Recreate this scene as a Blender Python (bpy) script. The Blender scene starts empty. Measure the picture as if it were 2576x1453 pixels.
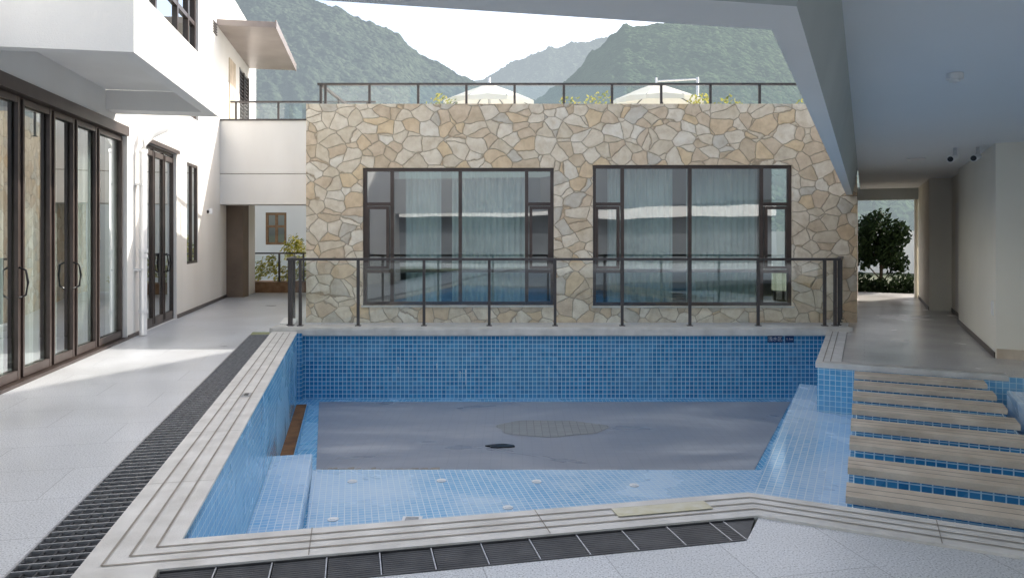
import bpy, math, random
from mathutils import Vector, noise
random.seed(7)
sc=bpy.context.scene
sc.view_settings.view_transform='Standard'
sc.view_settings.look='None'
sc.view_settings.exposure=0

# ---------------------------------------------------------------- materials
def newmat(name):
    m=bpy.data.materials.new(name); m.use_nodes=True
    nt=m.node_tree; b=nt.nodes['Principled BSDF']; return m,nt,b
def nd(nt,t,**k):
    n=nt.nodes.new(t)
    for a,v in k.items(): setattr(n,a,v)
    return n
def ramp(nt,stops,interp='LINEAR'):
    r=nd(nt,'ShaderNodeValToRGB'); cr=r.color_ramp; cr.interpolation=interp
    while len(cr.elements)<len(stops): cr.elements.new(0.5)
    for e,(p,c) in zip(cr.elements,stops):
        e.position=p; e.color=(c[0],c[1],c[2],1)
    return r
def noisy(name,c1,c2,scale=3,rough=.7,bump=.1,bscale=60,metal=0,spec=.3,detail=6,dist=.02,streak=False):
    m,nt,b=newmat(name)
    tc=nd(nt,'ShaderNodeTexCoord'); n=nd(nt,'ShaderNodeTexNoise'); n.inputs['Scale'].default_value=scale; n.inputs['Detail'].default_value=detail
    if streak:
        mp=nd(nt,'ShaderNodeMapping'); mp.inputs['Scale'].default_value=(1,1,.25); nt.links.new(tc.outputs['Object'],mp.inputs[0]); nt.links.new(mp.outputs[0],n.inputs['Vector'])
    else: nt.links.new(tc.outputs['Object'],n.inputs['Vector'])
    r=ramp(nt,[(.3,c1),(.7,c2)]); nt.links.new(n.outputs['Fac'],r.inputs['Fac']); nt.links.new(r.outputs['Color'],b.inputs['Base Color'])
    b.inputs['Roughness'].default_value=rough; b.inputs['Metallic'].default_value=metal; b.inputs['Specular IOR Level'].default_value=spec
    if bump>0:
        n2=nd(nt,'ShaderNodeTexNoise'); n2.inputs['Scale'].default_value=bscale; n2.inputs['Detail'].default_value=4
        nt.links.new(tc.outputs['Object'],n2.inputs['Vector'])
        bp=nd(nt,'ShaderNodeBump'); bp.inputs['Strength'].default_value=bump; bp.inputs['Distance'].default_value=dist
        nt.links.new(n2.outputs['Fac'],bp.inputs['Height']); nt.links.new(bp.outputs['Normal'],b.inputs['Normal'])
    return m
def tilemat(name,c1,c2,mort,size=.062,ms=.0036,rough=.2,dust=None,dustamt=.3,dscale=1.2):
    m,nt,b=newmat(name)
    tc=nd(nt,'ShaderNodeTexCoord'); br=nd(nt,'ShaderNodeTexBrick'); br.offset=0; br.squash=1
    br.inputs['Color1'].default_value=(*c1,1); br.inputs['Color2'].default_value=(*c2,1); br.inputs['Mortar'].default_value=(*mort,1)
    br.inputs['Scale'].default_value=1; br.inputs['Mortar Size'].default_value=ms; br.inputs['Mortar Smooth'].default_value=.1
    br.inputs['Brick Width'].default_value=size; br.inputs['Row Height'].default_value=size; br.inputs['Bias'].default_value=0
    nt.links.new(tc.outputs['UV'],br.inputs['Vector'])
    col=br.outputs['Color']
    n=nd(nt,'ShaderNodeTexNoise'); n.inputs['Scale'].default_value=dscale; n.inputs['Detail'].default_value=6; n.inputs['Distortion'].default_value=.6
    nt.links.new(tc.outputs['Object'],n.inputs['Vector'])
    r=ramp(nt,[(.38,(0,0,0)),(.68,(1,1,1))]); nt.links.new(n.outputs['Fac'],r.inputs['Fac'])
    if dust:
        mx=nd(nt,'ShaderNodeMix',data_type='RGBA'); mu=nd(nt,'ShaderNodeMath',operation='MULTIPLY'); mu.inputs[1].default_value=dustamt
        nt.links.new(r.outputs['Color'],mu.inputs[0]); nt.links.new(mu.outputs[0],mx.inputs['Factor'])
        nt.links.new(col,mx.inputs['A']); mx.inputs['B'].default_value=(*dust,1); col=mx.outputs['Result']
    nt.links.new(col,b.inputs['Base Color'])
    mr=nd(nt,'ShaderNodeMapRange'); mr.inputs['To Min'].default_value=rough; mr.inputs['To Max'].default_value=min(1,rough+.3)
    nt.links.new(r.outputs['Color'],mr.inputs['Value']); nt.links.new(mr.outputs['Result'],b.inputs['Roughness'])
    bp=nd(nt,'ShaderNodeBump',invert=True); bp.inputs['Strength'].default_value=.5; bp.inputs['Distance'].default_value=.003
    nt.links.new(br.outputs['Fac'],bp.inputs['Height']); nt.links.new(bp.outputs['Normal'],b.inputs['Normal'])
    return m
def deckmat(name,base,dark,light,bw=1.2,rh=.6,rough=.3,speck=110,joint=.62,bb=.015):
    m,nt,b=newmat(name)
    tc=nd(nt,'ShaderNodeTexCoord'); n=nd(nt,'ShaderNodeTexNoise'); n.inputs['Scale'].default_value=speck; n.inputs['Detail'].default_value=3
    nt.links.new(tc.outputs['Object'],n.inputs['Vector'])
    r=ramp(nt,[(.36,dark),(.44,base),(.56,base),(.64,light)]); nt.links.new(n.outputs['Fac'],r.inputs['Fac'])
    n3=nd(nt,'ShaderNodeTexNoise'); n3.inputs['Scale'].default_value=.9; n3.inputs['Detail'].default_value=7
    nt.links.new(tc.outputs['Object'],n3.inputs['Vector'])
    r3=ramp(nt,[(.3,(.84,.84,.835)),(.7,(1.04,1.04,1.05))]); nt.links.new(n3.outputs['Fac'],r3.inputs['Fac'])
    mm=nd(nt,'ShaderNodeMix',data_type='RGBA',blend_type='MULTIPLY'); mm.inputs['Factor'].default_value=1
    nt.links.new(r.outputs['Color'],mm.inputs['A']); nt.links.new(r3.outputs['Color'],mm.inputs['B'])
    br=nd(nt,'ShaderNodeTexBrick'); br.offset=.5
    br.inputs['Color1'].default_value=(1,1,1,1); br.inputs['Color2'].default_value=(.94,.94,.94,1); br.inputs['Mortar'].default_value=(joint,joint,joint,1)
    br.inputs['Scale'].default_value=1; br.inputs['Mortar Size'].default_value=.003; br.inputs['Brick Width'].default_value=bw; br.inputs['Row Height'].default_value=rh
    nt.links.new(tc.outputs['UV'],br.inputs['Vector'])
    m2=nd(nt,'ShaderNodeMix',data_type='RGBA',blend_type='MULTIPLY'); m2.inputs['Factor'].default_value=1
    nt.links.new(mm.outputs['Result'],m2.inputs['A']); nt.links.new(br.outputs['Color'],m2.inputs['B'])
    nt.links.new(m2.outputs['Result'],b.inputs['Base Color'])
    rr=nd(nt,'ShaderNodeMapRange'); rr.inputs['To Min'].default_value=rough-.1; rr.inputs['To Max'].default_value=rough+.15
    nt.links.new(n3.outputs['Fac'],rr.inputs['Value']); nt.links.new(rr.outputs['Result'],b.inputs['Roughness'])
    return m
def glassmat(name,tint,lo,hi,pw=3):
    m,nt,b=newmat(name); nt.nodes.remove(b); out=nt.nodes['Material Output']
    lw=nd(nt,'ShaderNodeLayerWeight'); lw.inputs['Blend'].default_value=.5
    p=nd(nt,'ShaderNodeMath',operation='POWER'); p.inputs[1].default_value=pw
    nt.links.new(lw.outputs['Facing'],p.inputs[0])
    mr=nd(nt,'ShaderNodeMapRange'); mr.inputs['To Min'].default_value=lo; mr.inputs['To Max'].default_value=hi
    nt.links.new(p.outputs[0],mr.inputs['Value'])
    t=nd(nt,'ShaderNodeBsdfTransparent'); t.inputs['Color'].default_value=(*tint,1)
    g=nd(nt,'ShaderNodeBsdfGlossy'); g.inputs['Roughness'].default_value=.01; g.inputs['Color'].default_value=(.92,.95,.97,1)
    tc=nd(nt,'ShaderNodeTexCoord'); n=nd(nt,'ShaderNodeTexNoise'); n.inputs['Scale'].default_value=.8; n.inputs['Detail'].default_value=1
    nt.links.new(tc.outputs['Object'],n.inputs['Vector'])
    bp=nd(nt,'ShaderNodeBump'); bp.inputs['Strength'].default_value=.25; bp.inputs['Distance'].default_value=.012
    nt.links.new(n.outputs['Fac'],bp.inputs['Height']); nt.links.new(bp.outputs['Normal'],g.inputs['Normal'])
    mx=nd(nt,'ShaderNodeMixShader'); nt.links.new(mr.outputs['Result'],mx.inputs[0]); nt.links.new(t.outputs[0],mx.inputs[1]); nt.links.new(g.outputs[0],mx.inputs[2])
    nt.links.new(mx.outputs[0],out.inputs[0]); return m

def stonemat():
    m,nt,b=newmat('crazy_paving_stone')
    tc=nd(nt,'ShaderNodeTexCoord')
    n=nd(nt,'ShaderNodeTexNoise'); n.inputs['Scale'].default_value=1.3; n.inputs['Detail'].default_value=5
    nt.links.new(tc.outputs['Object'],n.inputs['Vector'])
    sub=nd(nt,'ShaderNodeVectorMath',operation='SUBTRACT'); sub.inputs[1].default_value=(.5,.5,.5); nt.links.new(n.outputs['Color'],sub.inputs[0])
    scl=nd(nt,'ShaderNodeVectorMath',operation='SCALE'); scl.inputs['Scale'].default_value=.30; nt.links.new(sub.outputs[0],scl.inputs[0])
    add=nd(nt,'ShaderNodeVectorMath',operation='ADD'); nt.links.new(tc.outputs['Object'],add.inputs[0]); nt.links.new(scl.outputs[0],add.inputs[1])
    mp=nd(nt,'ShaderNodeMapping'); mp.inputs['Scale'].default_value=(1,1,1.3); mp.inputs['Rotation'].default_value=(.3,.6,.2); nt.links.new(add.outputs[0],mp.inputs['Vector'])
    v=nd(nt,'ShaderNodeTexVoronoi'); v.inputs['Scale'].default_value=3.5; v.inputs['Randomness'].default_value=1
    e=nd(nt,'ShaderNodeTexVoronoi',feature='DISTANCE_TO_EDGE'); e.inputs['Scale'].default_value=3.5; e.inputs['Randomness'].default_value=1
    nt.links.new(mp.outputs[0],v.inputs['Vector']); nt.links.new(mp.outputs[0],e.inputs['Vector'])
    sp=nd(nt,'ShaderNodeSeparateColor'); nt.links.new(v.outputs['Color'],sp.inputs[0])
    r=ramp(nt,[(0,(.80,.65,.49)),(.14,(.90,.79,.64)),(.3,(.82,.71,.56)),(.45,(.86,.68,.46)),(.52,(.93,.83,.69)),(.7,(.75,.61,.45)),(.78,(.84,.66,.46)),(.86,(.73,.67,.58)),(.93,(.94,.86,.74))],'CONSTANT')
    nt.links.new(sp.outputs[0],r.inputs['Fac'])
    n2=nd(nt,'ShaderNodeTexNoise'); n2.inputs['Scale'].default_value=7; n2.inputs['Detail'].default_value=8; n2.inputs['Roughness'].default_value=.65
    nt.links.new(add.outputs[0],n2.inputs['Vector'])
    r2=ramp(nt,[(.3,(.78,.72,.64)),(.6,(1.03,1.02,1.0))]); nt.links.new(n2.outputs['Fac'],r2.inputs['Fac'])
    mm=nd(nt,'ShaderNodeMix',data_type='RGBA',blend_type='MULTIPLY'); mm.inputs['Factor'].default_value=1
    nt.links.new(r.outputs['Color'],mm.inputs['A']); nt.links.new(r2.outputs['Color'],mm.inputs['B'])
    er=ramp(nt,[(.008,(1,1,1)),(.026,(0,0,0))]); nt.links.new(e.outputs['Distance'],er.inputs['Fac'])
    mx=nd(nt,'ShaderNodeMix',data_type='RGBA'); nt.links.new(er.outputs['Color'],mx.inputs['Factor']); nt.links.new(mm.outputs['Result'],mx.inputs['A']); mx.inputs['B'].default_value=(.47,.36,.25,1)
    nt.links.new(mx.outputs['Result'],b.inputs['Base Color']); b.inputs['Roughness'].default_value=.85; b.inputs['Specular IOR Level'].default_value=.2
    hr=nd(nt,'ShaderNodeMapRange'); hr.inputs['From Max'].default_value=.05; nt.links.new(e.outputs['Distance'],hr.inputs['Value'])
    a1=nd(nt,'ShaderNodeMath',operation='MULTIPLY_ADD'); nt.links.new(n2.outputs['Fac'],a1.inputs[0]); a1.inputs[1].default_value=.8; nt.links.new(hr.outputs['Result'],a1.inputs[2])
    a2=nd(nt,'ShaderNodeMath',operation='MULTIPLY_ADD'); nt.links.new(sp.outputs[1],a2.inputs[0]); a2.inputs[1].default_value=.4; nt.links.new(a1.outputs[0],a2.inputs[2])
    bp=nd(nt,'ShaderNodeBump'); bp.inputs['Strength'].default_value=.75; bp.inputs['Distance'].default_value=.018
    nt.links.new(a2.outputs[0],bp.inputs['Height']); nt.links.new(bp.outputs['Normal'],b.inputs['Normal'])
    return m
def hillmat(name,g1,g2,haze,hf):
    m,nt,b=newmat(name)
    tc=nd(nt,'ShaderNodeTexCoord')
    v=nd(nt,'ShaderNodeTexVoronoi'); v.inputs['Scale'].default_value=.34; nt.links.new(tc.outputs['Object'],v.inputs['Vector'])
    n=nd(nt,'ShaderNodeTexNoise'); n.inputs['Scale'].default_value=.05; n.inputs['Detail'].default_value=6; nt.links.new(tc.outputs['Object'],n.inputs['Vector'])
    sp=nd(nt,'ShaderNodeSeparateColor'); nt.links.new(v.outputs['Color'],sp.inputs[0])
    ad=nd(nt,'ShaderNodeMath',operation='MULTIPLY_ADD'); nt.links.new(sp.outputs[0],ad.inputs[0]); ad.inputs[1].default_value=.35; nt.links.new(n.outputs['Fac'],ad.inputs[2])
    r=ramp(nt,[(.4,g1),(.9,g2)]); nt.links.new(ad.outputs[0],r.inputs['Fac']); nt.links.new(r.outputs['Color'],b.inputs['Base Color'])
    b.inputs['Roughness'].default_value=1; b.inputs['Specular IOR Level'].default_value=0
    bp=nd(nt,'ShaderNodeBump',invert=True); bp.inputs['Strength'].default_value=1; bp.inputs['Distance'].default_value=2.2
    nt.links.new(v.outputs['Distance'],bp.inputs['Height']); nt.links.new(bp.outputs['Normal'],b.inputs['Normal'])
    em=nd(nt,'ShaderNodeEmission'); em.inputs['Color'].default_value=(*haze,1)  # distance haze painted in as constant emission over the forest colour
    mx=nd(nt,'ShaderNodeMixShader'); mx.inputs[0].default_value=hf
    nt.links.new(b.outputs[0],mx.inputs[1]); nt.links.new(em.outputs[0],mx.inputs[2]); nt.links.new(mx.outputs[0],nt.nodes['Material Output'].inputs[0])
    return m
def leafmat(name,cols,tr=.3):
    m,nt,b=newmat(name)
    g=nd(nt,'ShaderNodeNewGeometry'); r=ramp(nt,[(i/(len(cols)-1),c) for i,c in enumerate(cols)])
    nt.links.new(g.outputs['Random Per Island'],r.inputs['Fac']); nt.links.new(r.outputs['Color'],b.inputs['Base Color'])
    b.inputs['Roughness'].default_value=.7; b.inputs['Specular IOR Level'].default_value=.1
    t=nd(nt,'ShaderNodeBsdfTranslucent'); nt.links.new(r.outputs['Color'],t.inputs[0])
    mx=nd(nt,'ShaderNodeMixShader'); mx.inputs[0].default_value=tr
    nt.links.new(b.outputs[0],mx.inputs[1]); nt.links.new(t.outputs[0],mx.inputs[2]); nt.links.new(mx.outputs[0],nt.nodes['Material Output'].inputs[0])
    return m

M={}
M['plaster']=noisy('plaster',(.82,.80,.765),(.88,.865,.835),1.3,.85,.25,90,streak=True)
M['plaster2']=noisy('plaster_cream',(.82,.785,.69),(.88,.845,.75),.8,.8,.1,90)
M['ceil']=noisy('ceiling_paint',(.87,.89,.89),(.90,.915,.92),.6,.8,.05,90)
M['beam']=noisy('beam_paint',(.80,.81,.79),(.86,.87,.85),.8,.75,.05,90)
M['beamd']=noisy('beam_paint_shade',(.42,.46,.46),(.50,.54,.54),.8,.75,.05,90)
M['brown']=noisy('dark_brown_panel',(.17,.13,.10),(.23,.18,.14),2,.6,.1,40)
M['bronze']=noisy('bronze_aluminium',(.065,.047,.041),(.095,.072,.064),4,.32,.0,40,metal=.3,spec=.5)
M['steel']=noisy('painted_steel',(.055,.048,.047),(.08,.07,.068),5,.4,.05,60,spec=.5)
M['stone']=stonemat()
M['coping']=noisy('travertine_coping',(.58,.555,.51),(.76,.735,.69),5,.45,.15,120,detail=9)
M['groove']=noisy('groove_dark',(.27,.24,.20),(.38,.34,.29),8,.9,0)  # dark brown tone for groove lines and broken edge bits
M['slab']=noisy('travertine_slab',(.50,.41,.31),(.72,.62,.50),4,.55,.25,70,detail=9)
M['grate']=noisy('drain_grate_metal',(.34,.34,.35),(.55,.55,.56),30,.35,0,metal=.5)
M['gratedark']=noisy('drain_grate_dark',(.03,.03,.032),(.085,.085,.088),6,.5,.1,60)
M['pit']=noisy('drain_pit',(.012,.012,.013),(.03,.03,.03),6,.9,0)
M['tile']=tilemat('pool_tile_blue',(.018,.19,.43),(.05,.30,.57),(.62,.82,.92),size=.066,ms=.0044,rough=.12,dust=(.20,.48,.66),dustamt=.15)
M['tile2']=tilemat('pool_tile_floor',(.24,.50,.78),(.36,.60,.83),(.78,.89,.95),rough=.10,dust=(.68,.80,.90),dustamt=.75,dscale=.7)
M['tile3']=tilemat('pool_tile_side',(.06,.34,.64),(.13,.45,.74),(.62,.82,.92),rough=.12,dust=(.4,.6,.76),dustamt=.35)
M['tilegrey']=tilemat('pool_tile_dusty',(.27,.285,.29),(.31,.32,.325),(.20,.21,.21),size=.10,ms=.006,rough=.5)
M['deck']=deckmat('terrazzo_deck',(.66,.67,.68),(.32,.325,.33),(.84,.85,.86))
M['deck2']=deckmat('stone_plank_deck',(.63,.605,.575),(.48,.455,.43),(.70,.675,.65),bw=1.2,rh=.15,rough=.22,speck=60,joint=.72)
M['rust']=noisy('rusty_trench',(.14,.065,.03),(.28,.14,.06),6,.8,.2,40)
M['white']=noisy('white_plastic',(.80,.80,.79),(.86,.86,.85),3,.4,0)
M['efflo']=noisy('lime_stain',(.45,.60,.70),(.62,.74,.80),20,.8,0)
M['black']=noisy('black_rubber',(.01,.01,.012),(.03,.03,.03),5,.3,0)
M['curtain']=noisy('curtain_cloth',(.56,.63,.59),(.70,.76,.72),2,.9,0)
M['curtainw']=noisy('white_curtain_cloth',(.76,.78,.76),(.84,.85,.83),2,.9,0)
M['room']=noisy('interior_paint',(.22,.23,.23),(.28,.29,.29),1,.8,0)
M['rear']=noisy('rear_mass_dark',(.14,.155,.17),(.20,.215,.23),1,.7,0)
M['canvas']=noisy('umbrella_canvas',(.80,.74,.62),(.87,.82,.72),2,.9,.1,30)
M['wood']=noisy('window_wood',(.20,.11,.055),(.30,.18,.10),8,.6,.1,50)
M['awn']=noisy('awning_panel',(.27,.225,.205),(.35,.305,.28),1.5,.35,0,metal=.2)
M['bark']=noisy('bark',(.06,.045,.03),(.12,.09,.06),12,.9,.4,60)
M['ground']=noisy('ground_grass',(.05,.07,.03),(.12,.12,.07),.2,.95,.2,3)
M['yellow']=noisy('yellow_sign_film',(.60,.55,.36),(.72,.69,.58),14,.6,0)
M['plaque']=noisy('sign_plaque_blue',(.012,.05,.16),(.02,.07,.2),4,.4,0)
M['glass']=glassmat('window_glass',(.78,.88,.88),.27,.95,2.2)
M['glassl']=glassmat('door_glass',(.80,.89,.87),.26,.97,1.5)
M['rglass']=glassmat('railing_glass',(.91,.95,.94),.08,.8,3.5)
M['leafd']=leafmat('dark_leaves',[(.010,.02,.008),(.022,.04,.015),(.04,.065,.025)],.15)
M['leafy']=leafmat('bright_leaves',[(.16,.20,.04),(.42,.40,.07),(.62,.50,.10)],.4)
def dusty():
    m,nt,b=newmat('dusty_pool_floor')
    tc=nd(nt,'ShaderNodeTexCoord'); n=nd(nt,'ShaderNodeTexNoise'); n.inputs['Scale'].default_value=.45; n.inputs['Detail'].default_value=5; n.inputs['Distortion'].default_value=1.8; n.inputs['Roughness'].default_value=.45
    mp=nd(nt,'ShaderNodeMapping'); mp.inputs['Scale'].default_value=(.7,1.6,1); mp.inputs['Rotation'].default_value=(0,0,.35)
    nt.links.new(tc.outputs['Object'],mp.inputs[0]); nt.links.new(mp.outputs[0],n.inputs['Vector'])
    r=ramp(nt,[(.3,(.28,.295,.335)),(.5,(.325,.34,.38)),(.62,(.38,.395,.43)),(.74,(.48,.495,.52))]); nt.links.new(n.outputs['Fac'],r.inputs['Fac'])
    br=nd(nt,'ShaderNodeTexBrick'); br.offset=0; br.inputs['Color1'].default_value=(1,1,1,1); br.inputs['Color2'].default_value=(.97,.97,.97,1); br.inputs['Mortar'].default_value=(.89,.89,.90,1)
    br.inputs['Scale'].default_value=1; br.inputs['Mortar Size'].default_value=.005; br.inputs['Brick Width'].default_value=.124; br.inputs['Row Height'].default_value=.124
    nt.links.new(tc.outputs['UV'],br.inputs['Vector'])
    m2=nd(nt,'ShaderNodeMix',data_type='RGBA',blend_type='MULTIPLY'); m2.inputs['Factor'].default_value=1
    nt.links.new(r.outputs['Color'],m2.inputs['A']); nt.links.new(br.outputs['Color'],m2.inputs['B']); nt.links.new(m2.outputs['Result'],b.inputs['Base Color'])
    r2=ramp(nt,[(.3,(.25,.25,.25)),(.7,(.5,.5,.5))]); nt.links.new(n.outputs['Fac'],r2.inputs['Fac']); nt.links.new(r2.outputs['Color'],b.inputs['Roughness'])
    return m
M['dusty']=dusty()

# ---------------------------------------------------------------- mesh helpers
class Fr:
    def __init__(s,o,u):
        L=math.hypot(*u); s.o=o; s.u=(u[0]/L,u[1]/L); s.v=(s.u[1],-s.u[0])
    def p(s,u,v,z=0): return (s.o[0]+s.u[0]*u+s.v[0]*v, s.o[1]+s.u[1]*u+s.v[1]*v, z)
W0=Fr((0,0),(1,0))           # v = -Y
SF=Fr((0,13.0),(1,0))        # stone facade: u=X, v toward camera
L=Fr((0,0),(-.2186,1))
R=Fr((0,0),(.479,1))
F=Fr((-3.637,0),(-.1887,1))
def FY(y): return y*1.0177
class MB:
    def __init__(s): s.v=[];s.f=[];s.m=[];s.mats=[];s.sm=[]; s.uvdir=None; s.fd=[]
    def mi(s,mat):
        if mat not in s.mats: s.mats.append(mat)
        return s.mats.index(mat)
    def face(s,pts,mat,smooth=False):
        b=len(s.v); s.v+= [tuple(p) for p in pts]; s.f.append(list(range(b,b+len(pts)))); s.m.append(s.mi(mat)); s.sm.append(smooth); s.fd.append(s.uvdir)
    def box(s,fr,u0,u1,v0,v1,z0,z1,mat):
        b=len(s.v)
        for z in (z0,z1):
            for (u,v) in ((u0,v0),(u0,v1),(u1,v1),(u1,v0)): s.v.append(fr.p(u,v,z))
        for f in ((3,2,1,0),(4,5,6,7),(0,1,5,4),(1,2,6,5),(2,3,7,6),(3,0,4,7)):
            s.f.append([b+i for i in f]); s.m.append(s.mi(mat)); s.sm.append(False); s.fd.append(s.uvdir or fr.u)
    def prism(s,poly,z0,z1,mat,sidemat=None,ud=None):
        s.uvdir=ud
        s.face([(x,y,z1) for x,y in poly],mat); s.face([(x,y,z0) for x,y in reversed(poly)],mat)
        n=len(poly)
        for i in range(n):
            a,b_=poly[i],poly[(i+1)%n]
            s.face([(a[0],a[1],z0),(b_[0],b_[1],z0),(b_[0],b_[1],z1),(a[0],a[1],z1)],sidemat or mat)
        s.uvdir=None
    def tube(s,path,r,mat,n=8,r1=None):
        path=[Vector(p) for p in path]; rings=[]; K=len(path)
        for i,p in enumerate(path):
            d=(path[min(i+1,K-1)]-path[max(i-1,0)]).normalized()
            a=Vector((0,0,1)) if abs(d.z)<.9 else Vector((1,0,0))
            x=d.cross(a).normalized(); y=d.cross(x)
            rr=r if r1 is None else r+(r1-r)*i/(K-1)
            b=len(s.v)
            for k in range(n):
                t=2*math.pi*k/n; s.v.append(tuple(p+x*rr*math.cos(t)+y*rr*math.sin(t)))
            rings.append(b)
        mi=s.mi(mat)
        for a,b in zip(rings,rings[1:]):
            for k in range(n):
                s.f.append([a+k,a+(k+1)%n,b+(k+1)%n,b+k]); s.m.append(mi); s.sm.append(True); s.fd.append(None)
        for b in (rings[0],rings[-1]):
            s.f.append([b+k for k in range(n)]); s.m.append(mi); s.sm.append(False); s.fd.append(None)
    def disc(s,c,r,z0,z1,mat,n=20,ry=None):
        ry=ry or r
        s.prism([(c[0]+r*math.cos(2*math.pi*k/n),c[1]+ry*math.sin(2*math.pi*k/n)) for k in range(n)],z0,z1,mat)
    def build(s,name,parent=None,bevel=0):
        me=bpy.data.meshes.new(name); me.from_pydata(s.v,[],s.f); 
        for m in s.mats: me.materials.append(M[m])
        me.polygons.foreach_set('material_index',s.m); me.polygons.foreach_set('use_smooth',s.sm)
        uv=me.uv_layers.new(name='UVMap'); me.update()
        for pi,p in enumerate(me.polygons):
            n=p.normal; d=s.fd[pi]
            if abs(n.z)>.8:
                ux=Vector((d[0],d[1],0)) if d else Vector((1,0,0)); vx=Vector((-ux.y,ux.x,0))
            else:
                ux=Vector((0,0,1)).cross(n).normalized(); vx=Vector((0,0,1))
            for li in p.loop_indices:
                co=me.vertices[me.loops[li].vertex_index].co
                uv.data[li].uv=(co.dot(ux),co.dot(vx))
        o=bpy.data.objects.new(name,me); sc.collection.objects.link(o)
        if parent: o.parent=parent
        if bevel:
            bm=o.modifiers.new('bevel','BEVEL'); bm.width=bevel; bm.segments=2; bm.limit_method='ANGLE'
        return o
def empty(name):
    o=bpy.data.objects.new(name,None); sc.collection.objects.link(o); return o
def isect(f1,k1,c1,f2,k2,c2):
    a=f1.u if k1=='u' else f1.v; b=f2.u if k2=='u' else f2.v
    det=a[0]*b[1]-a[1]*b[0]
    return ((c1*b[1]-a[1]*c2)/det,(a[0]*c2-b[0]*c1)/det)
def wall(mb,fr,u0,u1,z0,z1,v0,v1,ops,mat):
    ops=sorted(ops); cur=u0
    for (a,b,c,d) in ops:
        if a>cur: mb.box(fr,cur,a,v0,v1,z0,z1,mat)
        if c>z0: mb.box(fr,a,b,v0,v1,z0,c,mat)
        if d<z1: mb.box(fr,a,b,v0,v1,d,z1,mat)
        cur=b
    if cur<u1: mb.box(fr,cur,u1,v0,v1,z0,z1,mat)
def window(name,fr,u0,u1,z0,z1,v,mulls,trans,parent,glass='glass',fm='bronze',fw=.05,dep=.07):
    mb=MB()
    for c in [u0+fw/2,u1-fw/2]+list(mulls): mb.box(fr,c-fw/2,c+fw/2,v-dep/2,v+dep/2,z0,z1,fm)
    for c in (z0+fw/2,z1-fw/2): mb.box(fr,u0+.003,u1-.003,v-dep/2+.003,v+dep/2-.003,c-fw/2,c+fw/2,fm)
    for (a,b,z) in trans: mb.box(fr,a,b,v-dep/2+.005,v+dep/2-.005,z-fw/2,z+fw/2,fm)
    mb.build(name+'_frame',parent)
    g=MB(); g.face([fr.p(u0+.01,v,z0+.01),fr.p(u1-.01,v,z0+.01),fr.p(u1-.01,v,z1-.01),fr.p(u0+.01,v,z1-.01)],glass); g.build(name+'_glass',parent)
def curtain(mb,fr,u0,u1,v,z0,z1,mat,amp=.035,wl=.11):
    n=max(4,int((u1-u0)/wl*8)); b=len(mb.v)
    for i in range(n+1):
        u=u0+(u1-u0)*i/n; a=amp*(math.sin(2*math.pi*(u-u0)/wl)+.4*math.sin(2*math.pi*u/wl/2.7))
        mb.v.append(fr.p(u,v+a,z0)); mb.v.append(fr.p(u,v+a,z1))
        if i:
            k=b+2*i; mb.f.append([k-2,k,k+1,k-1]); mb.m.append(mb.mi(mat)); mb.sm.append(True); mb.fd.append(None)
def railing(name,p0,p1,z0,z1,posts,ends=True,glass=True,w=.045):
    e=empty(name); d=Vector((p1[0]-p0[0],p1[1]-p0[1])); Ln=d.length; fr=Fr(p0,(d.x,d.y))
    mb=MB()
    for t in posts: mb.box(fr,t-w/2,t+w/2,-.02,.02,z0,z1-.04,'steel'); mb.box(fr,t-w,t+w,-.04,.04,z0,z0+.012,'steel')
    mb.box(fr,-.03,Ln+.03,-.035,.035,z1-.04,z1,'steel')
    mb.build('posts_and_rail',e)
    if glass:
        g=MB(); ps=sorted(posts)
        for a,b in zip(ps,ps[1:]):
            g.face([fr.p(a+w/2+.01,0,z0+.05),fr.p(b-w/2-.01,0,z0+.05),fr.p(b-w/2-.01,0,z1-.07),fr.p(a+w/2+.01,0,z1-.07)],'rglass')
        g.build('glass_panels',e)
    return e

# ---------------------------------------------------------------- ground
g=MB(); g.face([(-2500,-2500,-1.4),(2500,-2500,-1.4),(2500,2500,-1.4),(-2500,2500,-1.4)],'ground'); g.build('ground')

# ---------------------------------------------------------------- decks
Lin=-.835; Lout=-1.231; Ldr=-1.534; NU=3.99; NO=3.65; ND=3.39; RI=4.57; RO=4.22
kin=isect(L,'u',NU,R,'u',RI); kout=isect(L,'u',NO,R,'u',RO)
A_in=L.p(NU,Lin)[:2]; FLc=(-.855-.2186*11.75,11.75)
def P2(f,u,v): return f.p(u,v)[:2]
d=MB(); d.uvdir=L.v
def yl(a,y): return (a-.2186*y,y)
BK=-34
d.face([(*p,0) for p in [F.p(-8,0)[:2],yl(-1.57,-8),yl(-1.57,11.72),F.p(FY(11.72),0)[:2]]],'deck')
d.uvdir=(1,0)
d.face([(*p,0) for p in [F.p(FY(11.72),0)[:2],(-3.3,11.72),(-3.3,21.5),F.p(FY(21.5),0)[:2]]],'deck')
d.face([(-3.3,11.755,-.004),(6.6,11.755,-.004),(6.6,13.3,-.004),(-3.3,13.3,-.004)],'deck')
d.uvdir=L.u
d.face([(*p,0) for p in [P2(L,ND,Lout),P2(L,ND,1.96),kout,P2(R,RO,9),(14,-9),P2(L,-9,Lout)]],'deck')
d.face([(-14,-9.1,-.004),(24,-9.1,-.004),(24,BK,-.004),(-14,BK,-.004)],'deck')  # unseen deck strip, added behind the camera to bounce sunlight forward
d.build('pool_deck')
d=MB(); d.uvdir=R.v
d.face([(*P2(R,u,v),0) for u,v in [(9.57,-.25),(9.57,12),(22,12),(22,-.25)]],'deck2')
d.build('corridor_floor')
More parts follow.
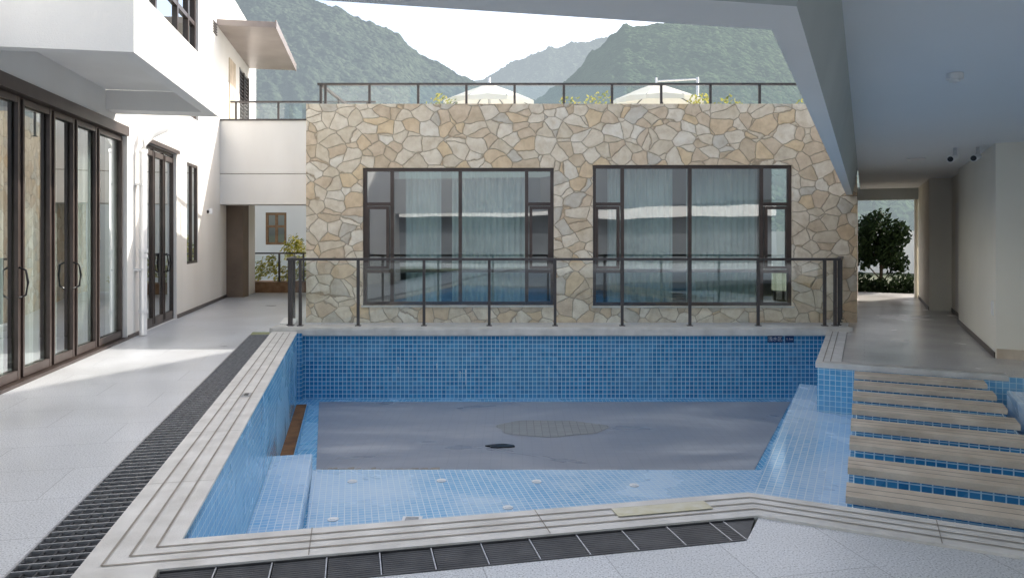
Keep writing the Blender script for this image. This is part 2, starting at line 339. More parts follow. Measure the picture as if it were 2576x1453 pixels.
# coping
c=MB(); T=.014
def cop(poly,ud): c.prism(poly,-.045,T,'coping',ud=ud)
yfar=11.74
cop([P2(L,ND,Lout),P2(L,ND,-.87),P2(L,NO,-.87),P2(L,NO,Lin+.0),P2(L,NU,Lin),yl(-.855,yfar),yl(-1.26,yfar),],L.u)
cop([P2(L,NO,Lin),kout,kin,P2(L,NU,Lin)],L.v)
cop([kout,P2(R,RO,4.5),P2(R,RI,4.5),kin],R.v)
cop([P2(R,9.55,-.53),P2(R,9.55,1.42),P2(R,9.75,1.42),P2(R,9.75,-.25),P2(R,13.2,-.25),P2(R,13.2,-.53)],R.u)
for i in (1,2,3):
    t=i/4; v=Lin+(Lout-Lin)*t; uu=NU+(NO-NU)*t*1.0
    c.uvdir=None
    w=.006
    def strip(p,q):
        dx,dy=q[0]-p[0],q[1]-p[1]; l=math.hypot(dx,dy); nx,ny=-dy/l*w,dx/l*w
        c.face([(p[0]-nx,p[1]-ny,T+.004),(q[0]-nx,q[1]-ny,T+.004),(q[0]+nx,q[1]+ny,T+.004),(p[0]+nx,p[1]+ny,T+.004)],'groove')
    strip(P2(L,uu,v),P2(L,12.0,v)); ru=RI+(RO-RI)*t
    kk=isect(L,'u',uu,R,'u',ru)
    strip(P2(L,uu,v),kk); strip(kk,P2(R,ru,4.5))
    if i<3:
        strip(P2(R,9.6+.05*i,-.53+.08*i),P2(R,9.6+.05*i,1.4)); strip(P2(R,9.6+.05*i,-.53+.08*i),P2(R,13,-.53+.08*i))
w=.0025
uu=4.9
while uu<12: strip(P2(L,uu,Lin-.002),P2(L,uu,Lout+.002)); uu+=1.2
vv=-.2
while vv<2.1: strip(P2(L,NO+.002,vv),P2(L,NU-.002,vv)); vv+=1.2
vv=.35
while vv<4: strip(P2(R,RO+.002,vv),P2(R,RI-.002,vv)); vv+=1.2
c.box(L,7.35,7.5,-1.02,-.94,T+.002,T+.008,'grate')
c.box(L,7.38,7.47,-1.0,-.96,T+.008,T+.012,'black')
c.box(L,3.78,3.9,1.42,1.98,T+.005,T+.008,'yellow')
c.build('pool_coping',bevel=.004)
c=MB(); c.box(W0,-3.86,5.42,-12.12,-11.70,-.06,.07,'coping'); c.box(W0,-3.80,5.36,-11.69,-11.66,-.05,.05,'coping')
c.box(Fr((-3.66,11.9),(-.2186,1)),.24,1.12,-.12,.12,-.02,.09,'plaster')
c.build('pool_kerb',bevel=.006)
# drains
g=MB()
g.face([L.p(-8,Ldr,-.09),L.p(-8,Lout,-.09),L.p(12.05,Lout,-.09),L.p(12.05,Ldr,-.09)],'pit')
for v in (Ldr,Lout): g.box(L,-8,12.05,v-.006,v+.006,-.09,.004,'grate')
for k in range(4): 
    v=Ldr+(Lout-Ldr)*(k+1)/5; g.box(L,1.5,12.04,v-.005,v+.005,-.035,-.004,'gratedark')
u=1.6
while u<12.0:
    g.box(L,u,u+.010,Ldr+.007,Lout-.007,-.03,.002,'grate'); g.box(L,u+.035,u+.039,Ldr+.007,Lout-.007,-.03,-.003,'gratedark'); u+=.078
g.build('drain_grate')
g=MB()
g.face([L.p(ND,-.86,-.06),L.p(ND,1.96,-.06),(*kout,-.06),L.p(NO,-.86,-.06)],'pit')
v=-.86
g.box(L,ND,ND+.008,-.86,1.95,-.06,.004,'gratedark')
g.box(L,NO-.008,NO,-.86,2.15,-.06,.004,'gratedark')
while v<1.96:
    ve=min(v+.245,1.965)
    for k in range(11):
        uu=ND+.016+k*.0212; g.box(L,uu,uu+.017,v+.004,ve-.004,-.03,-.002,'gratedark')
    g.box(L,ND+.009,NO-.009,ve-.003,ve+.003,-.03,.003,'grate')
    v+=.25
g.prism([P2(L,ND+.01,1.972),P2(L,NO-.01,2.15),P2(L,NO-.01,1.972)],-.03,-.002,'gratedark')
g.build('drain_grate')

# ---------------------------------------------------------------- pool
pool=empty('swimming_pool')
w=MB()
def vq(a,b,z0,z1,m): w.face([(a[0],a[1],z0),(b[0],b[1],z0),(b[0],b[1],z1),(a[0],a[1],z1)],m)
vq(FLc,(5.2,11.75),-1.1,.0,'tile')
vq(A_in,FLc,-1.1,-.0,'tile3')
vq(A_in,kin,-1.1,0,'tile'); vq(kin,P2(R,RI,4.5),-1.1,0,'tile')
vq(P2(R,9.56,-.51),P2(R,13.3,-.51),-1.1,0,'tile'); vq(P2(R,9.56,-.51),P2(R,9.56,3.5),-1.1,0,'tile3')
w.box(W0,-3.45,-3.33,-11.74,-11.62,-1.07,-.012,'tile')
for (x,zt,zb,ww) in ((-1.82,-.55,-.66,.008),(-1.20,-.50,-.62,.009),(-.83,-.62,-.78,.008),(-.74,-.60,-.86,.009),(.59,-.56,-.92,.010)):
    w.face([(x-ww,11.745,zt),(x+ww,11.745,zt-.01),(x+ww*.7,11.745,(zt+zb)/2),(x+ww*.2,11.745,zb),(x-ww*.4,11.745,zb+.02),(x-ww*.5,11.745,(zt+zb)/2)],'efflo')
w.build('walls',pool)
f=MB(); f.uvdir=(1,0)
f.face([(-5,3,-1.07),(8,1,-1.07),(8,12,-1.07),(-5,12,-1.07)],'tile3')
f.uvdir=None
f.face([(-3.02,11.52,-1.064),(-2.17,8.15,-1.064),(2.68,8.15,-1.064),(4.36,11.52,-1.064)],'dusty')
f.build('deep_floor',pool)
f=MB(); f.prism([(-2.21,8.14),(-1.2,3.9),(1.3,4.2),(2.0,5.0),P2(R,8.6,-.84)],-1.068,-1.045,'tile2',ud=L.u); f.build('shallow_floor',pool)
f=MB(); f.box(L,3.9,8.42,Lin+.002,-.42,-1.066,-.87,'tile2'); f.build('side_bench',pool)
f=MB(); f.uvdir=R.u
f.prism([P2(R,4.5,-.83),P2(R,4.5,-.1),P2(R,9.555,-.1),P2(R,9.555,-.512),P2(R,11.2,-.512),P2(R,11.2,-.83)],-1.066,-.57,'tile2','tile3',ud=R.u); f.build('side_ledge',pool)
f=MB(); f.box(R,4.58,9.55,-.098,1.2,-1.06,-.16,'tile'); f.box(R,4.58,9.55,1.2,3.5,-1.06,-.45,'tile3'); f.box(R,6.9,9.0,1.32,3.0,-.44,-.05,'tile2'); f.build('stepping_channel',pool)
f=MB(); f.box(L,8.5,11.75,Lin+.01,-.66,-1.064,-1.058,'rust'); f.box(L,8.5,11.75,-.66,-.63,-1.064,-1.03,'tile'); f.build('trench',pool)
f=MB()
for (x,y) in ((-1.68,7.73),(-.746,7.76),(.26,7.73),(1.263,7.61),(-1.63,6.7),(-.04,6.99)):
    f.disc((x,y),.05,-1.044,-1.035,'white'); f.disc((x,y),.03,-1.035,-1.030,'white')
f.box(W0,-1.0,-.82,-6.75,-6.6,-1.044,-1.03,'white'); f.box(W0,-.97,-.85,-6.72,-6.63,-1.030,-1.026,'grate')
f.build('inlets',pool)
f=MB()
pts=[]
for k in range(40):
    t=2*math.pi*k/40; q=1+.06*math.sin(3*t+1)+.04*math.sin(7*t)
    pts.append((.52+.75*q*math.cos(t),9.95+.42*q*math.sin(t)))
f.face([(x,y,-1.060) for x,y in pts],'tilegrey')
pts=[(-.14+.17*math.cos(2*math.pi*k/14)*(1+.15*math.sin(3*k)),9.09+.075*math.sin(2*math.pi*k/14)*(1+.2*math.cos(2*k))) for k in range(14)]
f.prism(pts,-1.062,-1.05,'black')
f.build('floor_stains',pool)
f=MB()
x=-2.15
while x<-.9:
    ww=random.uniform(.06,.16); dd=random.uniform(.03,.09)
    f.prism([(x,8.15),(x+ww,8.15),(x+ww*.9,8.15+dd),(x+ww*.3,8.15+dd*.8)],-1.062,-1.045-random.uniform(0,.01),'groove'); x+=ww*.9
f.build('broken_edge',pool)
# depth sign
s=MB(); s.box(W0,4.08,4.32,-11.746,-11.74,-.17,-.06,'plaque'); s.box(W0,4.36,4.50,-11.746,-11.74,-.17,-.06,'plaque')
so=s.build('depth_sign')
def text(t,size,loc,mat,parent,rot=(math.pi/2,0,0)):
    cu=bpy.data.curves.new('lettering','FONT'); cu.body=t; cu.size=size; cu.align_x='CENTER'; cu.align_y='CENTER'; cu.extrude=.001
    o=bpy.data.objects.new('lettering',cu); sc.collection.objects.link(o); o.location=loc; o.rotation_euler=rot; cu.materials.append(M[mat]); o.parent=parent
text('浅水区',.075,(4.2,11.737,-.115),'white',so); text('1.1m',.055,(4.43,11.737,-.115),'white',so)

for i in range(8):
    ub=9.25-i*.597+random.uniform(-.008,.008)
    s=MB(); s.box(R,ub-.27,ub,-.1,1.15,-.045,.0,'slab')
    for k in (1,2): s.box(R,ub-.27*k/3-.003,ub-.27*k/3+.003,-.099,1.149,.0005,.002,'groove')
    s.box(R,ub-.24,ub-.03,-.06,1.11,-.155,-.046,'tile')
    s.build('stepping_slab' ,bevel=.006)

railing('glass_railing',(-3.62,11.95),(5.28,11.95),.07,1.17,[.03,.18,1.12,2.19,3.25,4.32,5.41,6.51,7.62,8.7,8.87])
railing('glass_railing',(-3.64,12.0),(-3.83,12.95),.07,1.17,[.06,.9])
railing('glass_railing',(5.33,12.0),(5.80,12.95),.07,1.17,[.06,.5,1.0])

# ---------------------------------------------------------------- stone building
sb=empty('stone_building')
w=MB(); ops=[(-2.64,.74,.30,2.73),(1.43,4.96,.29,2.78)]
wall(w,SF,-3.64,6.1,-.2,3.86,-.3,0,ops,'stone'); w.build('stone_front_wall',sb)
w=MB(); w.box(SF,-3.64,-3.36,-9,-.3,-.2,3.86,'stone')
w.box(R,14.35,17.5,-.60,-.26,-.2,3.86,'brown')
w.box(SF,-3.36,6.3,-9,-.31,3.3,3.5,'plaster'); w.build('side_walls_and_roof',sb)
w=MB(); 
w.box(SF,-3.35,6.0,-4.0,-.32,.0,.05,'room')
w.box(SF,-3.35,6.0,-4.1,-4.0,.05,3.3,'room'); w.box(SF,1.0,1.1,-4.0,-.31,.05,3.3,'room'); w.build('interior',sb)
def fw(name,u0,u1,z0,z1,m):
    zt=2.09; zb=.90
    tr=[(u0,m[0],zt),(m[2],u1,zt),(u0,m[0],zb),(m[2],u1,zb)]
    window(name,SF,u0,u1,z0,z1,-.09,m,tr,sb,fw=.06)
    mb=MB()
    for a,b in ((u0,m[0]),(m[2],u1)):
        a+=.05;b-=.05
        for (p,q,r_,t) in ((a,a+.05,zb+.04,zt-.04),(b-.05,b,zb+.04,zt-.04)): mb.box(SF,p,q,-.10,-.035,r_,t,'bronze')
        mb.box(SF,a+.05,b-.05,-.098,-.037,zb+.04,zb+.09,'bronze'); mb.box(SF,a+.05,b-.05,-.098,-.037,zt-.09,zt-.04,'bronze')
    mb.box(SF,m[0]+.03,m[2]-.03,-.3,-.24,zb-.03,zb+.03,'bronze')
    mb.build(name+'_sashes',sb)
fw('window_a',-2.64,.74,.30,2.73,[-2.13,-.92,.26])
fw('window_b',1.43,4.96,.29,2.78,[1.96,3.16,4.43])
w=MB(); curtain(w,SF,-1.95,-1.3,-.50,.1,2.9,'curtain'); curtain(w,SF,-1.1,.25,-.5,.1,2.9,'curtain'); curtain(w,SF,1.75,2.95,-.5,.1,2.9,'curtain'); curtain(w,SF,3.2,4.5,-.5,.1,2.9,'curtain'); w.build('curtains',sb)
w=MB()
for a,b,z in ((-2.66,.76,.27),(1.41,4.98,.26)): w.box(SF,a,b,-.05,.03,z-.0,z+.028,'coping')
w.build('sills',sb)
railing('terrace_railing',(-3.72,14.2),(6.3,14.2),3.5,4.47,[.03,.12,.97,1.91,2.84,3.77,4.72,5.65,6.6,7.55,8.5,9.4])
railing('terrace_railing',(-3.70,14.2),(-3.70,20.5),3.5,4.47,[.06,1.5,3,4.5,6])
def umbrella(x,y,z,r,lean):
    e=empty('patio_umbrella'); m=MB(); n=8
    rim=[(x+r*math.cos(2*math.pi*(k+.5)/n),y+r*math.sin(2*math.pi*(k+.5)/n),z-.55) for k in range(n)]
    for k in range(n):
        a,b=rim[k],rim[(k+1)%n]; mid=((a[0]+b[0])/2*.99+x*.01,(a[1]+b[1])/2*.99+y*.01,z-.50)
        h=((x*.5+a[0]*.5),(y*.5+a[1]*.5),z-.26); h2=((x*.5+b[0]*.5),(y*.5+b[1]*.5),z-.26)
        m.face([(x,y,z),h,h2],'canvas'); m.face([h,a,mid,b,h2],'canvas'); 
        m.face([a,(a[0],a[1],z-.66),(b[0],b[1],z-.66),b,mid],'canvas')
    m.build('canopy',e)
    m=MB(); m.tube([(x+lean,y,3.5),(x+lean,y,z+.15)],.04,'white'); m.tube([(x+lean,y,z+.1),(x,y,z+.04)],.025,'white'); m.tube([(x,y,z-.1),(x,y,z+.14)],.03,'white')
    for k in range(n): m.tube([rim[k],(x,y,z-.05)],.012,'steel',5)
    m.build('pole_and_ribs',e)
umbrella(-.62,20,5.66,1.3,.0); umbrella(4.02,20.5,5.78,1.3,1.15)

# ---------------------------------------------------------------- left building
lb=empty('left_villa_building')
w=MB()
dz=3.12
ops=[(FY(4.7),FY(10.87),.0,dz),(FY(11.75),FY(13.6),.0,3.04),(FY(14.35),FY(15.25),.97,2.97)]
ops2=[(FY(9.2),FY(15.3),3.9,6.6),(FY(20.0),FY(21.5),3.9,6.1)]
zs=3.5
wall(w,F,FY(1.0),FY(18.25),-.1,zs,-.3,0,ops,'plaster')
wall(w,F,FY(1.0),FY(22.6),zs,7.7,-.3,0,ops2,'plaster')
w.box(F,FY(1.0),FY(22.6),-8,-.301,7.4,7.69,'plaster'); w.box(F,FY(22.5),FY(22.8),-8,0.002,3.5,7.72,'plaster')
w.build('walls',lb)
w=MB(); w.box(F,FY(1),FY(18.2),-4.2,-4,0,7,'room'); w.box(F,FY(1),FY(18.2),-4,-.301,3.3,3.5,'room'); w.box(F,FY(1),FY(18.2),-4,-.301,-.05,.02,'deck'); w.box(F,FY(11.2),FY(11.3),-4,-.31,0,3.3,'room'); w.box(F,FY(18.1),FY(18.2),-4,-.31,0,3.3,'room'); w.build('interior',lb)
bd=[5.45,6.2,6.95,7.72,8.47,9.12,9.86]
window('folding_doors',F,FY(4.7),FY(10.87),0.0,dz-.12,-.1,[FY(b) for b in bd],[],lb,glass='glassl',fw=.06,dep=.06)
w=MB(); w.box(F,FY(4.7),FY(10.87),-.15,.03,dz-.12,dz+.02,'bronze'); w.box(F,FY(4.7),FY(10.9),-.1,.02,-.0,.035,'bronze')
al=[4.7]+bd+[10.87]
for a,b in zip(al,al[1:]):
    for q in (FY(a)+.04,FY(b)-.04-.035): w.box(F,q,q+.035,-.085,-.05,.05,dz-.14,'bronze')
    w.box(F,FY(a)+.08,FY(b)-.08,-.084,-.052,.05,.14,'bronze'); w.box(F,FY(a)+.08,FY(b)-.08,-.084,-.052,dz-.2,dz-.14,'bronze')
w.build('door_header',lb)
window('french_doors',F,FY(11.75),FY(13.6),0.0,3.03,-.08,[FY(12.37),FY(12.98)],[],lb,glass='glassl',fw=.05,dep=.05)
w=MB()
for a,b in ((11.75,12.37),(12.37,12.98),(12.98,13.6)):
    for q in (FY(a)+.03,FY(b)-.03-.025): w.box(F,q,q+.025,-.075,-.045,.05,2.95,'bronze')
    w.box(F,FY(a)+.08,FY(b)-.08,-.073,-.047,.05,.16,'bronze'); w.box(F,FY(a)+.08,FY(b)-.08,-.073,-.047,2.86,2.95,'bronze')
w.box(F,FY(11.7),FY(13.65),-.0,.05,3.03,3.1,'bronze')
w.build('french_door_sashes',lb)
window('side_window',F,FY(14.35),FY(15.25),.97,2.97,-.04,[FY(14.8)],[],lb,glass='glassl',fw=.05,dep=.06)
window('upper_window',F,FY(9.2),FY(15.3),3.9,6.6,-.1,[FY(11),FY(12.5),FY(13.9),FY(14.7)],[(FY(9.2),FY(15.3),5.9)],lb,fw=.09,dep=.1)
w=MB()
for k in range(22): 
    z=3.98+k*.098; w.box(F,FY(20.0)+.05,FY(21.5)-.05,-.12,-.02,z,z+.03,'steel')
for a in (20.0,20.72,21.45): w.box(F,FY(a),FY(a)+.06,-.13,.01,3.9,6.1,'steel')
w.box(F,FY(18.5),FY(19.3),0,.03,4.2,6.0,'slab'); 
for k in range(5): w.box(F,FY(16.7),FY(17.05),0.0,.02,6.15+k*.06,6.18+k*.06,'steel')
w.build('louvred_window',lb)
w=MB()
def handle(u,v,z):
    w.tube([F.p(u,v,z-.16),F.p(u+.02,v+.06,z-.13),F.p(u+.03,v+.075,z),F.p(u+.02,v+.06,z+.13),F.p(u,v,z+.16)],.012,'black',6)
handle(FY(7.66),-.05,1.05); handle(FY(9.05),-.05,1.05); handle(FY(12.9),-.04,1.05); handle(FY(13.06),-.04,1.05); w.build('door_handles',lb)
w=MB()
for a,b in ((6.3,6.6),(7.0,7.35),(7.8,8.1),(8.55,8.95),(9.2,9.5),(9.9,10.8)): curtain(w,F,FY(a),FY(b),-.42,.03,3.0,'curtainw',.03,.12)
curtain(w,F,FY(11.85),FY(12.9),-.4,.03,3.0,'curtainw',.03,.12); curtain(w,F,FY(14.3),FY(15.3),-.4,.5,3.0,'curtainw',.03,.12)
curtain(w,F,FY(9.2),FY(14),-.5,3.6,6.8,'curtainw',.03,.14)
w.build('curtains',lb)
# balcony
w=MB(); U0,U1,V1=6.72,10.57,1.38
w.box(F,U0+.151,U1-.4,0.002,V1-.151,3.52,3.66,'plaster')
w.box(F,U0+.151,U1,V1-.15,V1,3.25,3.87,'plaster')
w.box(F,U0,U0+.15,-.02,V1,3.25,3.97,'plaster')
w.box(F,U1-.399,U1-.001,0.003,V1-.152,3.25,3.517,'plaster'); w.box(F,U1-.15,U1-.001,0.003,V1-.152,3.52,3.87,'plaster')
w.build('balcony',lb)
w=MB(); w.box(F,FY(10.9),FY(11.7),.0,.012,0,.06,'bronze'); w.box(F,FY(13.65),FY(18.2),.0,.012,0,.07,'bronze')
w.build('skirting',lb)
w=MB()
pu=FY(11.25); w.tube([F.p(pu,.11,0.02),F.p(pu,.11,2.85)],.055,'white',12)
w.tube([F.p(pu,.11,2.83),F.p(pu+.03,.13,2.98),F.p(pu+.10,.22,3.10),F.p(pu+.22,.36,3.20),F.p(pu+.28,.42,3.36)],.055,'white',12)
for z in (.35,1.2,1.28,2.8): w.tube([F.p(pu,.11,z),F.p(pu,.11,z+.05)],.066,'white',12)
for z in (1.0,2.3): w.box(F,pu-.08,pu+.08,0,.12,z,z+.03,'white')
w.build('drain_pipe')
w=MB(); w.box(F,FY(17.1),FY(21.6),0,1.3,6.42,6.56,'awn'); w.box(F,FY(17.1)-.01,FY(21.6)+.01,1.3,1.33,6.40,6.60,'awn'); w.build('awning',lb)
w=MB(); w.tube([F.p(FY(16.1),0,2.05),F.p(FY(16.1),.09,2.05)],.035,'steel',10); w.tube([F.p(FY(16.1),.07,2.0),F.p(FY(16.1),.07,2.12)],.04,'white',10); w.build('wall_lamp')
# bridge
br=empty('bridge_building')
w=MB(); xb=F.p(FY(17.45),0)[0]
w.box(W0,xb-.1,-3.3,-18.3,-17.45,3.0,4.25,'plaster'); w.box(W0,xb-.1,-3.3,-18.3,-17.47,2.98,3.0,'groove'); w.box(W0,xb-.1,-3.3,-18.3,-17.45,2.27,2.98,'plaster')
w.box(W0,xb-.1,-3.3,-21.5,-18.301,2.45,3.2,'plaster'); w.box(W0,xb-.05,-3.3,-17.5,-17.42,4.25,4.29,'steel')
w.build('bridge_deck',br)
w=MB(); w.box(W0,-7.2,-6.66,-18.6,-18.2,-.05,2.45,'brown'); w.box(W0,-7.25,-6.85,-19.6,-18.601,-.05,2.45,'plaster'); w.build('pier',br)
railing('bridge_railing',(xb,18.2),(-3.4,18.2),4.25,4.85,[.1,1.15,2.3,3.35])
railing('passage_railing',(-7.1,19.75),(-4.9,19.75),.3,1.07,[.05,.85,1.5,2.15])
w=MB(); w.box(W0,-7.5,-4.6,-20.4,-19.68,0,.28,'wood'); w.build('planter')
hb=empty('white_house')
w=MB(); HF=Fr((0,27),(1,0)); wall(w,HF,-16,-2,-.5,4.4,-.3,0,[(-9.05,-8.28,1.18,2.36)],'plaster'); w.build('wall',hb)
w=MB(); w.box(HF,-9.05,-8.28,-1.2,-.31,1.1,2.4,'room'); w.build('interior',hb)
window('cross_window',HF,-9.05,-8.28,1.18,2.36,-.06,[-8.66],[(-9.05,-8.28,1.85)],hb,fm='wood',fw=.09)

# ---------------------------------------------------------------- right building: canopy, corridor
rb=empty('right_building')
def mit(uL,vR): return isect(L,'u',uL,R,'v',vR)
pA=mit(2.27,-.286); pB=mit(2.02,-.187); pC=mit(1.9,-.10)
FE=14.3; YB=-3.6
lfar=P2(L,2.27,-6); lB=P2(L,2.02,-6); lC=P2(L,1.9,-6)
w=MB()
def q(a,za,b,zb,c_,zc,d_,zd,m): w.face([(*a,za),(*b,zb),(*c_,zc),(*d_,zd)],m)
w.uvdir=None
rA,rB,rC=P2(R,FE,-.286),P2(R,FE,-.187),P2(R,FE,-.10)
q(lfar,2.25,pA,2.25,pB,2.25,lB,2.25,'beam'); q(pA,2.25,rA,2.25,rB,2.25,pB,2.25,'beam')
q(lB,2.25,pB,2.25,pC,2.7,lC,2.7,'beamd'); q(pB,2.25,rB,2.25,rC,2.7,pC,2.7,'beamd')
q(lfar,2.25,pA,2.25,pA,3.4,lfar,3.4,'beam'); q(pA,2.25,rA,2.25,rA,3.4,pA,3.4,'beam')
w.face([(*pC,2.7),(*P2(R,FE,-.10),2.7),(*P2(R,21,-.10),2.7),(*P2(R,21,1.7),2.7),(*P2(R,11,1.7),2.7),(*P2(R,11,12),2.7),(14,YB,2.7),(-6,YB,2.7),(*lC,2.7)],'ceil')
w.face([(*pA,3.4),(*rA,3.4),(*P2(R,21,-.286),3.4),(*P2(R,21,12),3.4),(14,YB,3.4),(-6,YB,3.4),(*lfar,3.4)],'plaster')
w.build('canopy',rb)
w=MB()
w.box(R,10.97,15.0,1.49,1.75,-.1,2.75,'plaster2'); w.box(R,10.97,11.2,1.751,9,-.1,2.75,'plaster2')
w.box(R,15.0,17.3,1.60,1.9,-.1,2.75,'plaster2'); w.box(R,17.3,20.6,1.20,1.9,-.1,2.75,'plaster2')
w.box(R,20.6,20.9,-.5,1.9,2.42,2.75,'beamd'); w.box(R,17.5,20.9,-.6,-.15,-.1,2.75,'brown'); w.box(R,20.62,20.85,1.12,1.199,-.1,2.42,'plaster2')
w.box(R,10.99,15.0,1.475,1.489,0,.07,'bronze'); w.box(R,15,17.3,1.588,1.599,0,.07,'bronze'); w.box(R,17.3,20.6,1.188,1.199,0,.07,'bronze')
w.box(R,10.94,10.968,1.5,9,0,.12,'slab')
w.box(R,15.6,16.5,1.585,1.599,.1,2.15,'plaster')
w.build('corridor_walls',rb)
w=MB(); w.box(R,6,23.2,1.2,12,3.41,13,'plaster')  # unseen storeys, extent and height shaped to shade pool and deck
for k in range(3): w.box(R,5.9,23.3,1.1,1.199,3.5+k*3.1,4.5+k*3.1,'plaster')
w.build('upper_shade_storeys',rb)
rr_=empty('rear_reflection_mass')  # unseen mass added behind camera for dark and pale bands in window reflections
w=MB(); w.box(W0,-12,16,15,18,-.1,2.5,'rear')
w.box(W0,-12.5,16.5,14.3,18,2.5,3.3,'plaster'); w.build('dark_block_and_pale_band',rr_)
w=MB(); w.disc((3.16,5.25),.055,2.655,2.698,'white'); w.disc((3.16,5.25),.035,2.635,2.656,'white'); w.build('smoke_detector')
w=MB(); w.disc((6.1,11.1),.13,2.68,2.698,'white'); w.build('ceiling_lamp')
cam=MB()
for du in (-.06,.2):
    p=R.p(11.4,1.25+du-.1,2.58); q2=R.p(11.2,1.2+du-.12,2.54)
    cam.tube([p,q2],.045,'white',12); q3=tuple(Vector(q2)+(Vector(q2)-Vector(p)).normalized()*.004); cam.tube([q2,q3],.036,'black',12)
    cam.tube([R.p(11.38,1.25+du-.1,2.6),R.p(11.38,1.25+du-.1,2.699)],.02,'white',8)
cam.build('security_camera')
w=MB(); w.box(R,11.1,11.22,1.476,1.489,.52,.70,'beam'); w.box(R,11.12,11.20,1.47,1.475,.54,.68,'white'); w.build('wall_socket')

# ---------------------------------------------------------------- foliage
def leaves(mb,cx,cy,cz,rx,ry,rz,n,s,mat,holes=.5,seed=0):
    k=0; tries=0
    while k<n and tries<n*8:
        tries+=1
        x,y,z=[random.uniform(-1,1) for _ in range(3)]; r=x*x+y*y+z*z
        if r>1: continue
        p=Vector((cx+x*rx,cy+y*ry,cz+z*rz))
        if noise.noise(p*2.3/max(rx,.3)+Vector((seed,0,0)))< -.15+ (r-.6)*holes: continue
        a=Vector((random.gauss(0,1),random.gauss(0,1),random.gauss(0,1))).normalized(); b=a.orthogonal().normalized(); c_=a.cross(b)
        ss=s*random.uniform(.6,1.3)
        mb.face([p-b*ss,p+c_*ss*.45,p+b*ss,p-c_*ss*.45],mat); k+=1
def tree(name,x,y,z0,h,r,n,s,mat,tr=.06):
    m=MB(); m.tube([(x,y,z0),(x+.05*r,y,z0+h*.3),(x,y,z0+h*.55)],tr,'bark',8,tr*.5)
    for k in range(7):
        a=k*2.4; zz=z0+h*(.15+.06*k); m.tube([(x,y,zz),(x+r*.4*math.cos(a),y+r*.4*math.sin(a),zz+h*.13),(x+r*.75*math.cos(a),y+r*.75*math.sin(a),zz+h*.24)],tr*.4,'bark',5,tr*.1)
        leaves(m,x+r*.6*math.cos(a),y+r*.6*math.sin(a),zz+h*.25,r*.5,r*.5,h*.16,n//9,s,mat,seed=k)
    leaves(m,x,y,z0+h*.65,r*.8,r*.8,h*.33,n//3,s,mat,seed=3)
    m.build(name)
tp=R.p(23.2,.40,0)
tree('garden_tree',tp[0],tp[1],-.25,2.6,.72,4200,.075,'leafd')
m=MB()
for k in range(6): q4=R.p(22.6,-.5+k*.42,0); leaves(m,q4[0],q4[1],.05+.08*math.sin(k*2.1),.45,.4,.42,600,.065,'leafd',seed=k)
m.build('hedge')
m=MB(); m.box(R,34,34.3,-10,12,-.5,1.7,'plaster'); m.build('pale_backdrop_wall')  # pale wall added to make the background bright past the corridor exit
m=MB(); 
for k in range(7): leaves(m,-7.0+k*.38,20.1,.55+.15*math.sin(k*2),.3,.25,.33,260,.05,'leafy',seed=k)
m.build('planter_shrubs')
tree('maple_sapling',-6.1,20.6,.3,1.35,.36,600,.045,'leafy',.02)
m=MB()
for x,y in ((1.6,19.5),(2.3,19),(-1.8,19),(4.9,19.2),(5.6,19.4),(8,20)): leaves(m,x,y,4.9,.45,.3,.35,120,.06,'leafy',seed=x)
m.build('terrace_plants')
m=MB(); gp=[(*P2(R,u,v),-.03) for u,v in [(22.01,-12),(22.01,25),(60,25),(60,-12)]]; m.face(gp,'ground'); m.build('garden_lawn')

# ---------------------------------------------------------------- hills
def hill(name,pts,D,mat,nx=420,ny=130,front=.6,amp=2.4,seed=0):
    x0,x1=pts[0][0],pts[-1][0]; vs=[];fs=[]
    def prof(x):
        for (a,za),(b,zb) in zip(pts,pts[1:]):
            if a<=x<=b:
                t=(x-a)/(b-a); return za+(zb-za)*t
        return pts[-1][1]
    for j in range(ny+1):
        s=-.12+1.12*j/ny
        for i in range(nx+1):
            x=x0+(x1-x0)*i/nx; r=prof(x)
            if s<0: z=r*(1+s*1.5); y=D-s*D*front
            else:
                y=D-s*D*front; z=r*(1-s)**1.05
            sp=noise.noise(Vector((x*.012+seed,s*1.5,seed)))*16*min(1,max(0,s)*3)*(1-max(0,s))
            sp+=noise.noise(Vector((x*.035+seed,s*5,seed+3)))*5*min(1,max(0,s)*4)*(1-max(0,s))
            lump=noise.noise(Vector((x*.14,y*.14,z*.14+seed)))*amp+abs(noise.noise(Vector((x*.33,y*.33,z*.33+seed))))*amp*.9
            xs=x*(y/D) 
            vs.append((xs,y-sp,z+lump+sp*.2))
    for j in range(ny):
        for i in range(nx):
            a=j*(nx+1)+i; fs.append((a,a+1,a+nx+2,a+nx+1))
    me=bpy.data.meshes.new(name); me.from_pydata(vs,[],fs); me.materials.append(mat); me.polygons.foreach_set('use_smooth',[True]*len(fs)); me.update()
    o=bpy.data.objects.new(name,me); sc.collection.objects.link(o)
hz=(.47,.535,.60)
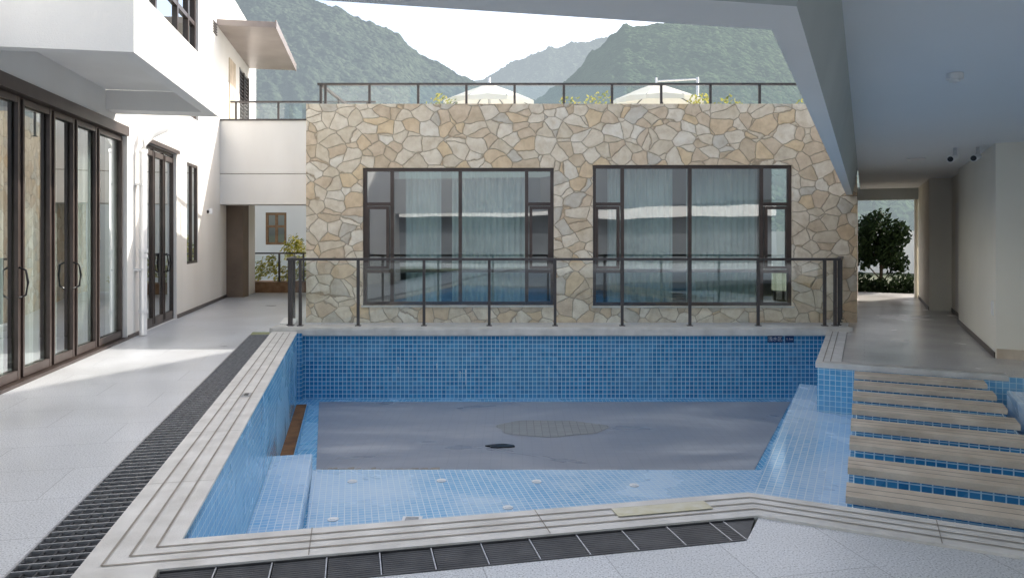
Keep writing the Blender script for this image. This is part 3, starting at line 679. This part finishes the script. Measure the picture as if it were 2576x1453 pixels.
hill('hill',[(-420,250),(-235,194),(-181,161),(-152,142),(-127,133.4),(-99,126.5),(-83.9,119.4),(-62.3,109.7),(-49.3,98.8),(-34.2,91.3),(-21.2,84.8),(-6,75),(15,60),(40,45)],400,hillmat('forest_left',(.04,.065,.045),(.11,.145,.095),hz,.54),seed=1)
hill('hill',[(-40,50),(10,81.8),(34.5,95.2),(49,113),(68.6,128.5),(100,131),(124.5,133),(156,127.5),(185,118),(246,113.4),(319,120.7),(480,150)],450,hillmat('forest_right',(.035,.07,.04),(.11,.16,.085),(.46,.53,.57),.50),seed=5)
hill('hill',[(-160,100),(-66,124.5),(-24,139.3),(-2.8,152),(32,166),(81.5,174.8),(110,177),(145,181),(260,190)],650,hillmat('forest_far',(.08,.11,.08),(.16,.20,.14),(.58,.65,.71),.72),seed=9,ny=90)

# ---------------------------------------------------------------- light and camera
az,el=math.radians(55),math.radians(36)
wd=bpy.data.worlds.new('World'); sc.world=wd; wd.use_nodes=True; nt=wd.node_tree
sk=nt.nodes.new('ShaderNodeTexSky'); sk.sky_type='NISHITA'; sk.sun_disc=False; sk.sun_elevation=el; sk.sun_rotation=az; sk.dust_density=3.0; sk.air_density=1.0
hs=nt.nodes.new('ShaderNodeHueSaturation'); hs.inputs['Saturation'].default_value=.72
nt.links.new(sk.outputs[0],hs.inputs['Color']); nt.links.new(hs.outputs[0],nt.nodes['Background'].inputs[0]); nt.nodes['Background'].inputs[1].default_value=.33
S=Vector((math.sin(az)*math.cos(el),math.cos(az)*math.cos(el),math.sin(el)))
sl=bpy.data.lights.new('sun','SUN'); sl.energy=5; sl.angle=math.radians(.5); sl.color=(1,.95,.87)
so=bpy.data.objects.new('sun',sl); sc.collection.objects.link(so); so.rotation_euler=S.to_track_quat('Z','Y').to_euler(); so.location=(30,30,40)
cd=bpy.data.cameras.new('camera'); co=bpy.data.objects.new('camera',cd); sc.collection.objects.link(co)
co.location=(0,0,1.55); co.rotation_euler=(math.pi/2,0,0); cd.sensor_width=36; cd.lens=1850/2576*36; cd.shift_y=-136.5/2576; cd.clip_end=5000; cd.clip_start=.05
sc.camera=co
